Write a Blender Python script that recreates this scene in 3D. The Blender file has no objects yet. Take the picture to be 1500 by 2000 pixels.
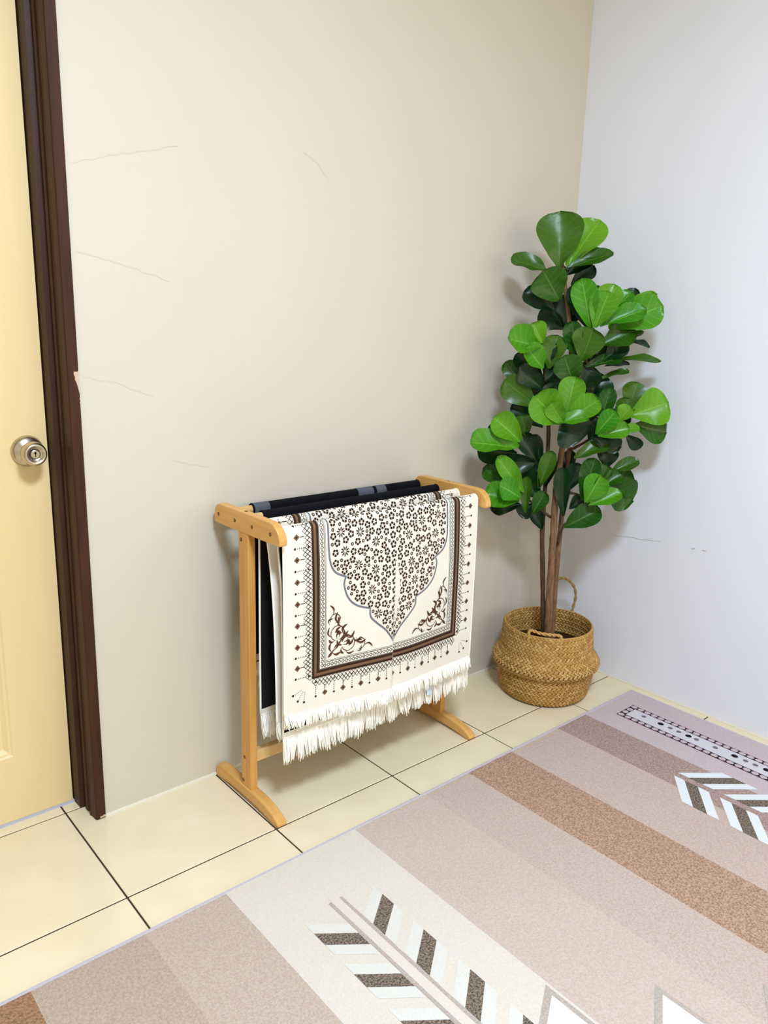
import bpy, math, random
from mathutils import Vector, Matrix
random.seed(7)
PI = math.pi
SC = bpy.context.scene
COL = SC.collection

# ---------------------------------------------------------------- camera
F_PX = 1524.01
CAM_C = Vector((-2.47543, -1.83298, 1.28511))
CAM_R = Vector((0.75916525, -0.65024949, 0.02904672))
CAM_U = Vector((0.13119903, 0.1965793, 0.97167041))
CAM_F = Vector((0.63753818, 0.73384752, -0.23454828))
cam = bpy.data.cameras.new('camera')
cam.sensor_fit = 'VERTICAL'
cam.sensor_height = 36.0
cam.lens = F_PX / 2000 * 36.0
cam.clip_start = 0.02
co = bpy.data.objects.new('camera', cam)
COL.objects.link(co)
M = Matrix.Identity(4)
for i in range(3):
    M[i][0] = CAM_R[i]; M[i][1] = CAM_U[i]; M[i][2] = -CAM_F[i]; M[i][3] = CAM_C[i]
co.matrix_world = M
SC.camera = co

# ---------------------------------------------------------------- world, lights, exposure
W = bpy.data.worlds.new('world'); SC.world = W; W.use_nodes = True
bg = W.node_tree.nodes['Background']
bg.inputs['Color'].default_value = (1.0, 0.9, 0.74, 1); bg.inputs['Strength'].default_value = 1.0
SC.view_settings.view_transform = 'Standard'
SC.view_settings.look = 'None'
SC.view_settings.gamma = 1
SC.view_settings.use_curve_mapping = False
SC.view_settings.exposure = -0.31


def area_light(name, loc, rot, sx, sy, power, color):
    l = bpy.data.lights.new(name, 'AREA'); l.shape = 'RECTANGLE'; l.size = sx; l.size_y = sy
    l.energy = power; l.color = color
    o = bpy.data.objects.new(name, l); COL.objects.link(o); o.location = loc; o.rotation_euler = rot
    return o


RX0, RY0, RZ1 = -3.7, -3.5, 2.8          # room extents (corner of the two visible walls is the origin)
WIN = (-2.35, -0.15, 0.85, 2.40)          # window in the front wall (behind the camera): x0, x1, z0, z1
# warm daylight coming in through the window of the front wall
area_light('window_daylight', ((WIN[0] + WIN[1]) / 2, RY0 - 0.03, (WIN[2] + WIN[3]) / 2), (PI / 2, 0, 0),
           WIN[1] - WIN[0] - .06, WIN[3] - WIN[2] - .06, 28, (1.0, 0.84, 0.62))
# the cool white ceiling lamp's own light is in its builder (ceiling_lamp)
LAMP_AT = (-2.05, -1.95); LAMP_POWER = 124; LAMP_COLOR = (0.68, 0.82, 1.0)


# ---------------------------------------------------------------- helpers
class MB:
    def __init__(s): s.v = []; s.f = []; s.m = []; s.uv = []

    def vert(s, p): s.v.append(tuple(p)); return len(s.v) - 1

    def face(s, idx, m=0): s.f.append(tuple(idx)); s.m.append(m)

    def poly(s, pts, m=0): s.face([s.vert(p) for p in pts], m)

    def box(s, a, b, m=0):
        (x0, y0, z0), (x1, y1, z1) = a, b
        k = [s.vert(p) for p in [(x0, y0, z0), (x1, y0, z0), (x1, y1, z0), (x0, y1, z0), (x0, y0, z1), (x1, y0, z1), (x1, y1, z1), (x0, y1, z1)]]
        for q in ((0, 3, 2, 1), (4, 5, 6, 7), (0, 1, 5, 4), (1, 2, 6, 5), (2, 3, 7, 6), (3, 0, 4, 7)): s.face([k[i] for i in q], m)

    def grid(s, fn, nu, nv, m=0, closed_u=False):
        b = len(s.v); n = nu if closed_u else nu + 1
        for j in range(nv + 1):
            for i in range(n): s.v.append(tuple(fn(i / nu, j / nv)))
        for j in range(nv):
            for i in range(nu):
                i2 = (i + 1) % n
                s.face((b + j * n + i, b + j * n + i2, b + (j + 1) * n + i2, b + (j + 1) * n + i), m)

    def tube(s, pts, rad, n=8, m=0, cap=True):
        pts = [Vector(p) for p in pts]; k = len(pts)
        if not hasattr(rad, '__len__'): rad = [rad] * k
        b = len(s.v); prev = None
        for i, p in enumerate(pts):
            t = (pts[min(i + 1, k - 1)] - pts[max(i - 1, 0)]).normalized()
            if prev is None:
                a = t.orthogonal().normalized()
            else:
                a = (prev - t * prev.dot(t)).normalized()
            prev = a; c = t.cross(a)
            for j in range(n):
                an = 2 * PI * j / n
                s.v.append(tuple(p + (a * math.cos(an) + c * math.sin(an)) * rad[i]))
        for i in range(k - 1):
            for j in range(n):
                j2 = (j + 1) % n
                s.face((b + i * n + j, b + i * n + j2, b + (i + 1) * n + j2, b + (i + 1) * n + j), m)
        if cap:
            s.face([b + j for j in range(n)][::-1], m); s.face([b + (k - 1) * n + j for j in range(n)], m)

    def lathe(s, prof, n=48, m=0, c=(0, 0, 0), axis='z'):
        b = len(s.v)
        for r, z in prof:
            for j in range(n):
                an = 2 * PI * j / n
                if axis == 'z': s.v.append((c[0] + r * math.cos(an), c[1] + r * math.sin(an), c[2] + z))
                else: s.v.append((c[0] + r * math.cos(an), c[1] - z, c[2] + r * math.sin(an)))
        for i in range(len(prof) - 1):
            for j in range(n):
                j2 = (j + 1) % n
                s.face((b + i * n + j, b + i * n + j2, b + (i + 1) * n + j2, b + (i + 1) * n + j), m)

    def prism(s, prof, x0, x1, m=0):
        """closed outline in (y,z), extruded along x"""
        a = [s.vert((x0, y, z)) for y, z in prof]; b = [s.vert((x1, y, z)) for y, z in prof]; n = len(prof)
        s.face(a[::-1], m); s.face(b, m)
        for i in range(n): s.face((a[i], a[(i + 1) % n], b[(i + 1) % n], b[i]), m)

    def build(s, name, mats, parent=None, smooth=False, bevel=0, seg=2, fix=True, uv=None, origin=None):
        me = bpy.data.meshes.new(name)
        vs = s.v
        if origin is not None: vs = [(p[0] - origin[0], p[1] - origin[1], p[2] - origin[2]) for p in vs]
        me.from_pydata(vs, [], s.f)
        if not isinstance(mats, (list, tuple)): mats = [mats]
        for mt in mats: me.materials.append(mt)
        if len(mats) > 1: me.polygons.foreach_set('material_index', s.m)
        if fix:
            import bmesh
            bm = bmesh.new(); bm.from_mesh(me); bmesh.ops.recalc_face_normals(bm, faces=bm.faces); bm.to_mesh(me); bm.free()
        if smooth: me.polygons.foreach_set('use_smooth', [True] * len(me.polygons))
        if uv:
            l = me.uv_layers.new(name='UVMap')
            for lp in me.loops: l.data[lp.index].uv = uv[lp.vertex_index]
        me.update()
        o = bpy.data.objects.new(name, me); COL.objects.link(o)
        if origin is not None: o.location = origin
        if parent:
            o.parent = parent
            w = Vector((0, 0, 0)); q = parent
            while q: w += Vector(q.location); q = q.parent
            o.location = Vector(o.location) - w
        if bevel:
            md = o.modifiers.new('bevel', 'BEVEL'); md.width = bevel; md.segments = seg; md.limit_method = 'ANGLE'; md.angle_limit = math.radians(40)
            md.harden_normals = False
        return o


def empty(name, loc, label=None, cat=None, group=None):
    o = bpy.data.objects.new(name, None); COL.objects.link(o); o.location = loc; o.empty_display_size = .05
    tag(o, label, cat, group); return o


def tag(o, label=None, cat=None, group=None, kind=None):
    if label: o['label'] = label
    if cat: o['category'] = cat
    if group: o['group'] = group
    if kind: o['kind'] = kind
    return o


def srgb(r, g, b):
    f = lambda c: (c / 255 / 12.92) if c <= 10 else ((c / 255 + .055) / 1.055) ** 2.4
    return (f(r), f(g), f(b), 1)


class Mat:
    def __init__(s, name, color, rough=.6, spec=.5, metal=0):
        s.m = bpy.data.materials.new(name); s.m.use_nodes = True; s.t = s.m.node_tree; s.b = s.t.nodes['Principled BSDF']
        s.b.inputs['Base Color'].default_value = color; s.b.inputs['Roughness'].default_value = rough
        s.b.inputs['Specular IOR Level'].default_value = spec; s.b.inputs['Metallic'].default_value = metal

    def n(s, t, **kw):
        d = s.t.nodes.new(t)
        for k, v in kw.items():
            if k in d.inputs.keys() if hasattr(d, 'inputs') else False: d.inputs[k].default_value = v
            else: setattr(d, k, v)
        return d

    def link(s, a, b): s.t.links.new(a, b)

    def coords(s, scale=(1, 1, 1), kind='Object'):
        tc = s.n('ShaderNodeTexCoord'); mp = s.n('ShaderNodeMapping'); mp.inputs['Scale'].default_value = scale
        s.link(tc.outputs[kind], mp.inputs['Vector']); return mp.outputs['Vector']

    def noise(s, vec, scale, detail=3, rough=.5):
        d = s.n('ShaderNodeTexNoise'); d.inputs['Scale'].default_value = scale; d.inputs['Detail'].default_value = detail
        d.inputs['Roughness'].default_value = rough
        if vec is not None: s.link(vec, d.inputs['Vector'])
        return d.outputs['Fac']

    def ramp(s, fac, stops, interp='LINEAR'):
        d = s.n('ShaderNodeValToRGB'); r = d.color_ramp; r.interpolation = interp
        while len(r.elements) > 1: r.elements.remove(r.elements[-1])
        r.elements[0].position = stops[0][0]; r.elements[0].color = stops[0][1]
        for p, c in stops[1:]:
            e = r.elements.new(p); e.color = c
        s.link(fac, d.inputs['Fac']); return d.outputs['Color']

    def mix(s, fac, a, b):
        d = s.n('ShaderNodeMix', data_type='RGBA')
        for inp, v in ((d.inputs[0], fac), (d.inputs[6], a), (d.inputs[7], b)):
            if hasattr(v, 'links'): s.link(v, inp)
            else: inp.default_value = v
        return d.outputs[2]

    def math(s, op, a, b=None, c=None):
        d = s.n('ShaderNodeMath', operation=op)
        for k, v in enumerate((a, b, c)):
            if v is None: continue
            if hasattr(v, 'links'): s.link(v, d.inputs[k])
            else: d.inputs[k].default_value = v
        return d.outputs[0]

    def color(s, c): s.link(c, s.b.inputs['Base Color'])

    def bump(s, h, strength=.2, dist=.002):
        d = s.n('ShaderNodeBump'); d.inputs['Strength'].default_value = strength; d.inputs['Distance'].default_value = dist
        s.link(h, d.inputs['Height']); s.link(d.outputs['Normal'], s.b.inputs['Normal'])


def dark(c, k): return (c[0] * k, c[1] * k, c[2] * k, 1)


def wall_mat(name, c):
    m = Mat(name, c, .55, .3); v = m.coords()
    n1 = m.noise(v, 1.6, 4)
    m.color(m.ramp(n1, [(.3, dark(c, .965)), (.7, c)]))
    m.bump(m.noise(v, 55, 4, .6), .12, .002)
    return m.m


BACKW = wall_mat('cream_wall_paint', srgb(210, 201, 185))
RIGHTW = wall_mat('white_wall_paint', srgb(232, 235, 245))
CEIL = Mat('ceiling_paint', srgb(226, 223, 216), .8, .2).m
FARW = wall_mat('beige_wall_paint', srgb(198, 186, 164))

m = Mat('glazed_floor_tile', srgb(232, 217, 184), .16, .5); v = m.coords()
m.color(m.ramp(m.noise(v, 9, 4), [(.3, srgb(229, 214, 180)), (.7, srgb(235, 221, 190))])); TILE = m.m
m = Mat('dark_grout', srgb(62, 50, 38), .9, .2); GROUT = m.m
m = Mat('white_caulk', srgb(222, 213, 194), .5, .3); CAULK = m.m

m = Mat('door_paint', srgb(232, 214, 168), .42, .4); v = m.coords((1, 1, .35))
m.color(m.ramp(m.noise(v, 3, 3), [(.3, srgb(226, 200, 146)), (.7, srgb(233, 210, 160))])); m.bump(m.noise(m.coords((30, 30, 2)), 6, 3), .1, .001); DOOR = m.m


def wood(name, c0, c1, scale, stretch, rough=.4, spec=.4):
    m = Mat(name, c0, rough, spec); v = m.coords(stretch)
    n = m.noise(v, scale, 5, .6); n2 = m.noise(v, scale * 4, 3, .6)
    m.color(m.mix(m.math('MULTIPLY', n2, .62), m.ramp(n, [(.3, c0), (.7, c1)]), dark(c0, .75)))
    m.bump(n2, .12, .0006)
    return m.m


FRAME = wood('dark_brown_frame_wood', srgb(54, 30, 18), srgb(80, 47, 31), 6, (14, 14, 1), .5, .2)
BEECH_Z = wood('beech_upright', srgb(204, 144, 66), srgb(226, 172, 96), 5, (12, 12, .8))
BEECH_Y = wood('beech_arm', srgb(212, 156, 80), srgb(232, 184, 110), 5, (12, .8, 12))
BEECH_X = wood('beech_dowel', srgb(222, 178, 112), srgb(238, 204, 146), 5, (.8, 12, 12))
HOLE = Mat('screw_recess', srgb(58, 34, 16), .7, .2).m
SCREW = Mat('brass_screw', srgb(150, 110, 60), .35, .5, 1).m
STEEL = Mat('brushed_steel', srgb(196, 186, 168), .28, .5, 1).m
BLACKM = Mat('black_keyway', (.01, .01, .01, 1), .5).m
CRACK = Mat('hairline_crack_grey', srgb(208, 200, 182), .9, .1).m
SCUFF = Mat('scuff_mark_grey', srgb(172, 166, 158), .9, .1).m
CHIP = Mat('bare_chipped_wood', srgb(205, 178, 160), .9, .1).m
STRIP = Mat('pale_blue_seal_strip', srgb(186, 188, 208), .5, .3).m


def cloth(name, c, c2, rough=.9, sc=900, bumpd=.0012):
    m = Mat(name, c, rough, .15); v = m.coords()
    n = m.noise(v, sc, 2); m.color(m.mix(m.noise(v, 14, 3), c, c2)); m.bump(n, .35, bumpd)
    return m.m


IVORY = cloth('ivory_woven_cotton', srgb(238, 233, 220), srgb(230, 223, 206))
IVORY2 = cloth('cream_woven_ground', srgb(238, 229, 214), srgb(233, 222, 206))
BACKING = cloth('black_woven_backing', srgb(20, 20, 21), srgb(32, 32, 31))
BLACKC = cloth('black_woven_cloth', srgb(9, 10, 15), srgb(13, 14, 20))
GREYP = cloth('grey_woven_patch', srgb(92, 96, 106), srgb(78, 82, 92))
THREAD = Mat('white_fringe_thread', srgb(255, 251, 240), .85, .1).m
BROWN = cloth('dark_brown_yarn', srgb(62, 40, 28), srgb(50, 32, 24))
MIDBR = cloth('mid_brown_yarn', srgb(128, 100, 76), srgb(112, 84, 62))
SCROLL = cloth('warm_brown_yarn', srgb(92, 60, 38), srgb(78, 50, 32))
GREYY = cloth('grey_blue_yarn', srgb(124, 126, 132), srgb(104, 108, 116))
LABELM = cloth('pale_blue_label', srgb(206, 220, 232), srgb(196, 212, 228))


# ================================================================ the setting
# ---- floor
floor = MB(); floor.box((RX0 - .15, RY0 - .15, -.06), (.15, .3, -.0018))
floor = tag(floor.build('floor', GROUT), 'floor of cream glazed square tiles with dark grout joints', kind='structure')
T, G = .4, .0042
X0, Y0 = -1.9019, -.3229
tb = MB(); tb.box((G / 2, G / 2, -.012), (T - G / 2, T - G / 2, 0))
t0 = None
for i in range(-5, 5):
    for j in range(-9, 2):
        x = X0 + i * T; y = Y0 + j * T
        if t0 is None:
            t0 = tb.build('tile', TILE, floor, bevel=.0012, seg=1); o = t0
        else:
            o = t0.copy(); COL.objects.link(o); o.parent = floor
        o.location = (x, y, 0)

# ---- back wall with the door opening
DX0, DX1, DZ = -2.72, -1.842, 2.05
WT = .16
wb = MB()
wb.box((DX1, 0, 0), (.15, WT, RZ1)); wb.box((RX0 - .15, 0, 0), (DX0, WT, RZ1)); wb.box((DX0, 0, DZ), (DX1, WT, RZ1))
wall_back = tag(wb.build('wall_back', BACKW), 'cream plastered wall behind the rack', kind='structure')
wr = MB(); wr.box((0, RY0 - .15, 0), (.15, 0, RZ1)); wall_right = tag(wr.build('wall_right', RIGHTW), 'white plastered wall behind the plant', kind='structure')
wf = MB()
wf.box((RX0 - .15, RY0 - .15, 0), (WIN[0], RY0, RZ1)); wf.box((WIN[1], RY0 - .15, 0), (0, RY0, RZ1))
wf.box((WIN[0], RY0 - .15, 0), (WIN[1], RY0, WIN[2])); wf.box((WIN[0], RY0 - .15, WIN[3]), (WIN[1], RY0, RZ1))
tag(wf.build('wall_front', FARW), 'plain wall with the window, facing the rack', kind='structure')
wl = MB(); wl.box((RX0 - .15, RY0, 0), (RX0, 0, RZ1)); tag(wl.build('wall_left', FARW), 'plain side wall beyond the door', kind='structure')
ce = MB(); ce.box((RX0 - .15, RY0 - .15, RZ1), (.15, WT, RZ1 + .1)); tag(ce.build('ceiling', CEIL), 'white ceiling', kind='structure')
wn = MB()
x0, x1, z0, z1 = WIN
for a, b in (((x0, z0), (x1, z0 + .05)), ((x0, z1 - .05), (x1, z1)), ((x0, z0 + .05), (x0 + .05, z1 - .05)), ((x1 - .05, z0 + .05), (x1, z1 - .05)), (((x0 + x1) / 2 - .025, z0 + .05), ((x0 + x1) / 2 + .025, z1 - .05))):
    wn.box((a[0], RY0 - .01, a[1]), (b[0], RY0 + .03, b[1]))
tag(wn.build('window_1', CAULK), 'white framed window', kind='structure')

# ---- caulk beads along the wall feet
def bead(name, pts_prof):
    pass
b = MB(); b.prism([(0.001, 0), (-.0065, 0), (-.0055, .0035), (-.0025, .006), (.001, .007)], DX1 + .0155, 0)
tag(b.build('baseboard_back', CAULK, smooth=False), 'thin pale sealant bead along the cream wall', kind='structure')
b = MB()
pr = [(0.001, 0), (-.0065, 0), (-.0055, .0035), (-.0025, .006), (.001, .007)]
a0 = [b.vert((x, RY0, z)) for x, z in pr]; a1 = [b.vert((x, -.009, z)) for x, z in pr]
b.face(a0); b.face(a1[::-1])
for i in range(5): b.face((a0[i], a1[i], a1[(i + 1) % 5], a0[(i + 1) % 5]))
tag(b.build('baseboard_right', CAULK), 'thin pale sealant bead along the white wall', kind='structure')

# ---- hairline cracks and scuffs on the walls
def wall_line(pts, w, mat, parent, name, plane):
    mb = MB(); n = 10
    P = []
    for k in range(len(pts) - 1):
        for q in range(n):
            t = q / n; P.append([pts[k][0] * (1 - t) + pts[k + 1][0] * t, pts[k][1] * (1 - t) + pts[k + 1][1] * t + random.uniform(-.0035, .0035)])
    P.append(list(pts[-1]))
    for k in range(len(P) - 1):
        a, c = P[k], P[k + 1]
        wa = w * (.4 + .6 * math.sin(PI * (k + .5) / len(P)))
        quad = [(a[0], a[1] - wa), (c[0], c[1] - wa), (c[0], c[1] + wa), (a[0], a[1] + wa)]
        mb.poly([(q[0], -.0006, q[1]) if plane == 'y' else (-.0006, q[0], q[1]) for q in quad])
    return mb.build(name, mat, parent, fix=False)
for pts in ([(-1.8112, 1.4226), (-1.7067, 1.4025), (-1.5938, 1.3688)], [(-1.8168, 1.147), (-1.7331, 1.1297), (-1.6447, 1.0938)], [(-1.8108, 1.6047), (-1.6946, 1.6406), (-1.5562, 1.6781)],
            [(-1.60, .93), (-1.55, .915), (-1.50, .905)], [(-1.20, 1.72), (-1.16, 1.70), (-1.12, 1.66)]):
    wall_line(pts, .0009, CRACK, wall_back, 'hairline_crack', 'y')
wall_line([(-.2861, .5502), (-.4712, .5678)], .0008, SCUFF, wall_right, 'hairline_crack', 'x')
wall_line([(-.585, .569), (-.60, .571)], .0016, SCUFF, wall_right, 'scuff_mark', 'x')
wall_line([(-.625, .575), (-.6385, .576)], .0016, SCUFF, wall_right, 'scuff_mark', 'x')

# ---- door frame: profile in plan (x, y), run up both sides and across the head
prof = [(-1.8262, .003), (-1.8262, -.006), (-1.8495, -.006), (-1.8515, -.002), (-1.8535, .020), (-1.8555, .026), (-1.8475, .031), (-1.8475, .040), (-1.8535, .046),
        (-1.8545, .058), (-1.8455, .064), (-1.8455, .072), (-1.8640, .076), (-1.8655, .1185), (-1.8655, .157), (-1.842, .157), (-1.842, .003)]
fr = MB()
cx = (DX0 + DX1) / 2
for mir in (0, 1):
    pp = [((2 * cx - x) if mir else x, y) for x, y in prof]
    a = [fr.vert((x, y, .002)) for x, y in pp]; c = [fr.vert((x, y, DZ + .016)) for x, y in pp]; n = len(pp)
    for i in range(n): fr.face((a[i], a[(i + 1) % n], c[(i + 1) % n], c[i]))
    fr.face(a); fr.face(c[::-1])
fr.box((2 * cx + 1.8262, -.006, DZ - .025), (-1.8262, 0, DZ + .016)); fr.box((2 * cx + 1.866, -.004, DZ - .03), (-1.866, .157, DZ))
frame = tag(fr.build('trim_1', FRAME), 'dark brown stepped timber door frame', kind='structure')
ch = MB()
random.seed(3)
cp = [(-1.8262, 1.162), (-1.8285, 1.158), (-1.8370, 1.1585), (-1.8375, 1.152), (-1.8350, 1.147), (-1.8352, 1.140), (-1.8325, 1.134), (-1.8300, 1.124), (-1.8275, 1.112), (-1.8262, 1.106)]
ch.poly([(x, -.0066, z) for x, z in cp])
for x, z in ((-1.8275, 1.096), (-1.8272, 1.088)): ch.poly([(-1.8262, -.0066, z + .004), (x, -.0066, z), (-1.8262, -.0066, z - .004)])
ch.build('paint_chip', CHIP, frame)
ch = MB(); ch.poly([(x, -.0066, z) for x, z in ((-1.8262, .004), (-1.8420, .004), (-1.8400, .010), (-1.8360, .008), (-1.8310, .011), (-1.8262, .009))]); ch.build('paint_chip', CHIP, frame)

# ---- door: stiles and recessed moulded panels
DY = .1165
dl, dr, db, dt = 2 * cx + 1.8655 + .003, -1.8685, .006, DZ - .033
d = MB()
pr_, pl_ = -2.006, 2 * cx + 2.006          # panel outer edges
rows = [(.186, .82), (1.04, 1.86)]
def door_face():
    # front plate around the two panels
    xs = [dl, pl_, pr_, dr]; zs = [db, rows[0][0], rows[0][1], rows[1][0], rows[1][1], dt]
    for i in range(3):
        for j in range(5):
            if i == 1 and j in (1, 3): continue
            d.poly([(xs[i], DY, zs[j]), (xs[i + 1], DY, zs[j]), (xs[i + 1], DY, zs[j + 1]), (xs[i], DY, zs[j + 1])])
    d.poly([(dl, DY, db), (dl, DY + .038, db), (dr, DY + .038, db), (dr, DY, db)]); d.poly([(dl, DY, dt), (dr, DY, dt), (dr, DY + .038, dt), (dl, DY + .038, dt)])
    d.poly([(dl, DY, db), (dl, DY, dt), (dl, DY + .038, dt), (dl, DY + .038, db)]); d.poly([(dr, DY, db), (dr, DY + .038, db), (dr, DY + .038, dt), (dr, DY, dt)])
    d.poly([(dl, DY + .038, db), (dl, DY + .038, dt), (dr, DY + .038, dt), (dr, DY + .038, db)])
door_face()
door = tag(d.build('door_1', DOOR, fix=False), 'cream painted panelled door with a steel knob', kind='structure')
for (z0, z1) in rows:
    p = MB(); steps = [(0, 0), (.004, .003), (.010, .0045), (.020, .012), (.027, .012), (.040, .006), (.046, .005)]
    ring = lambda k: [(pl_ + k[0], DY + k[1], z0 + k[0]), (pr_ - k[0], DY + k[1], z0 + k[0]), (pr_ - k[0], DY + k[1], z1 - k[0]), (pl_ + k[0], DY + k[1], z1 - k[0])]
    for a, c in zip(steps[:-1], steps[1:]):
        A, B = ring(a), ring(c)
        for i in range(4): p.poly([A[i], A[(i + 1) % 4], B[(i + 1) % 4], B[i]])
    p.poly(ring(steps[-1]))
    p.build('door_panel', DOOR, door, fix=False)
kb = MB(); KX, KZ = -1.9155, .9655
kb.lathe([(.0005, -.001), (.036, -.001), (.0375, .002), (.036, .007), (.030, .0135), (.020, .017), (.0165, .020), (.0155, .028), (.018, .031), (.0245, .034), (.0275, .040), (.0285, .050), (.0265, .062), (.0235, .066), (.021, .0665), (.0165, .0635), (.0150, .0600), (.0005, .0600)], 48, 0, (KX, DY, KZ), 'y')
knob = kb.build('door_knob', STEEL, door, smooth=True); tag(knob, 'brushed steel door knob')
kk = MB(); kk.lathe([(.0005, .0600), (.0100, .0600), (.0102, .0612), (.0085, .0622), (.0005, .0622)], 32, 0, (KX, DY, KZ), 'y'); kk.build('lock_cylinder', STEEL, knob)
kk = MB()
kk.lathe([(.0102, .0604), (.0118, .0604)], 32, 0, (KX, DY, KZ), 'y')
kk.box((KX - .0012, DY - .0627, KZ - .006), (KX + .0012, DY - .0618, KZ + .006)); kk.lathe([(.0003, .0627), (.0028, .0627), (.0028, .0618)], 16, 0, (KX, DY, KZ + .003), 'y')
kk.build('keyhole', BLACKM, knob, fix=False)
s = MB(); s.box((dl, DY - .004, 0), (dr + .003, DY + .04, .0055)); tag(s.build('trim_2', STRIP), 'pale seal strip under the door', kind='structure')

# ---- ceiling lamp (lights the room from above and behind the camera)
lm = empty('ceiling_lamp', (LAMP_AT[0], LAMP_AT[1], RZ1), 'round white ceiling lamp in the middle of the room', 'lamp')
b = MB(); b.lathe([(.001, 0), (.29, 0), (.29, -.03), (.28, -.035)], 40, 0, (LAMP_AT[0], LAMP_AT[1], RZ1)); b.build('lamp_base', CEIL, lm, smooth=True)
ml = Mat('warm_lamp_diffuser', srgb(250, 240, 220), .5); ml.b.inputs['Emission Color'].default_value = (*LAMP_COLOR, 1); ml.b.inputs['Emission Strength'].default_value = 6
b = MB(); b.lathe([(.28, -.035), (.272, -.05), (.22, -.065), (.12, -.074), (.001, -.076)], 40, 0, (LAMP_AT[0], LAMP_AT[1], RZ1)); b.build('lamp_shade', ml.m, lm, smooth=True)
ll = bpy.data.lights.new('lamp_light', 'AREA'); ll.shape = 'DISK'; ll.size = .54; ll.energy = LAMP_POWER; ll.color = LAMP_COLOR
lo = bpy.data.objects.new('lamp_light', ll); COL.objects.link(lo); lo.location = (LAMP_AT[0], LAMP_AT[1], RZ1 - .085)

# ================================================================ floor rug
def c_(r, g, b): return srgb(r, g, b)
m = Mat('printed_rug_pile', (1, 1, 1, 1), .95, .1)
tc = m.n('ShaderNodeTexCoord'); sx = m.n('ShaderNodeSeparateXYZ'); m.link(tc.outputs['Object'], sx.inputs[0])
fx = m.math('DIVIDE', m.math('ADD', sx.outputs[0], 2.6), 2.6)
P = lambda x: (x + 2.6) / 2.6
stripes = [(-2.6, (192, 172, 159), (171, 150, 136)), (-2.40, (166, 131, 103), (130, 96, 71)), (-2.16, (186, 168, 153), (167, 148, 134)), (-1.925, (193, 176, 162), (177, 157, 144)), (-1.734, (213, 205, 194), (207, 198, 186)),
           (-1.356, (199, 183, 171), (186, 166, 155)), (-1.10, (195, 178, 167), (180, 159, 148)), (-.925, (188, 158, 137), (140, 109, 90)), (-.737, (197, 178, 167), (180, 159, 148)), (-.505, (179, 155, 148), (143, 118, 113)), (-.352, (199, 183, 186), (187, 170, 174))]
ca = m.ramp(fx, [(max(0, P(x)), c_(*a)) for x, a, b in stripes], 'CONSTANT'); cb = m.ramp(fx, [(max(0, P(x)), c_(*b)) for x, a, b in stripes], 'CONSTANT')
nz = m.noise(tc.outputs['Object'], 215, 3, .75); nf = m.ramp(nz, [(.40, (0, 0, 0, 1)), (.62, (1, 1, 1, 1))])
m.color(m.mix(nf, ca, cb)); m.bump(nz, .4, .002)
RUG = m.m


def speck(name, a, b, sc=220):
    m = Mat(name, a, .95, .1); v = m.coords(); n = m.noise(v, sc, 3, .7); m.color(m.mix(m.ramp(n, [(.38, (0, 0, 0, 1)), (.62, (1, 1, 1, 1))]), a, b)); m.bump(n, .3, .002); return m.m


R_WHITE = speck('rug_white_print', c_(222, 226, 230), c_(215, 218, 223))
R_DARK = speck('rug_charcoal_print', c_(148, 132, 116), c_(60, 52, 46), 240)
R_GREY = speck('rug_taupe_print', c_(184, 172, 163), c_(166, 153, 145))
R_INK = speck('rug_ink_print', c_(58, 44, 50), c_(48, 36, 42))
R_PALE = speck('rug_pale_grey_print', c_(208, 206, 212), c_(200, 197, 204))
R_DOT = speck('rug_grey_dot_print', c_(120, 110, 116), c_(108, 98, 104))
R_BLACK = speck('rug_black_dot_print', c_(30, 24, 28), c_(24, 20, 24))
R_EDGE = speck('rug_binding', c_(198, 188, 198), c_(186, 176, 188))
R_IVORY = speck('rug_ivory_print', c_(214, 206, 195), c_(208, 199, 187))

RXA, RXB, RYA, RYB, RZ = -2.55, -.052, -2.10, -.4545, .008
rug = empty('area_rug', ((RXA + RXB) / 2, (RYA + RYB) / 2, 0), 'large pink, brown and cream striped rug with arrow motifs on the tiled floor', 'rug')
b = MB(); b.box((RXA, RYA, .0005), (RXB, RYB, RZ)); b.build('rug_body', RUG, rug, bevel=.002)
b = MB()
for a, c in (((RXA, RYB - .006), (RXB, RYB + .002)), ((RXA, RYA - .002), (RXB, RYA + .006)), ((RXB - .006, RYA), (RXB + .002, RYB)), ((RXA - .002, RYA), (RXA + .006, RYB))):
    b.box((a[0], a[1], .0003), (c[0], c[1], RZ + .0012))
b.build('edge_binding', R_EDGE, rug, bevel=.0015)
PZ = RZ + .0005


def flat(mb, pts, lift=0, m=0):
    """flat printed area with a hair of pile height"""
    mb.poly([(x, y, PZ + lift) for x, y in pts], m)


def feather(ax, half, y_start, n, pitch, shaft, inner, sl, th_w, th_d, mats):
    mb = MB()
    for k in range(n):
        ys = y_start - k * pitch
        for sgn in (1, -1):
            xo, xi = ax + sgn * half, ax + sgn * inner
            y = ys
            for kind, th in ((0, th_w), (1, th_d), (0, th_w)):
                flat(mb, [(xo, y - sl), (xo, y - sl - th), (xi, y - th), (xi, y)] if not shaft else [(xo, y), (xo, y - th), (xi, y - sl - th), (xi, y - sl)], 0, kind)
                y -= th
    if shaft:
        ye = y_start - n * pitch
        for sgn in (1, -1):
            flat(mb, [(ax + sgn * .011, y_start + .018), (ax + sgn * .019, y_start + .018), (ax + sgn * .019, ye), (ax + sgn * .011, ye)], .0003, 2)
        flat(mb, [(ax - .011, y_start + .03), (ax + .011, y_start + .03), (ax + .011, ye), (ax - .011, ye)], .0002, 3)
    o = mb.build('feather_motif', mats, rug, fix=False)
    return o


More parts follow.
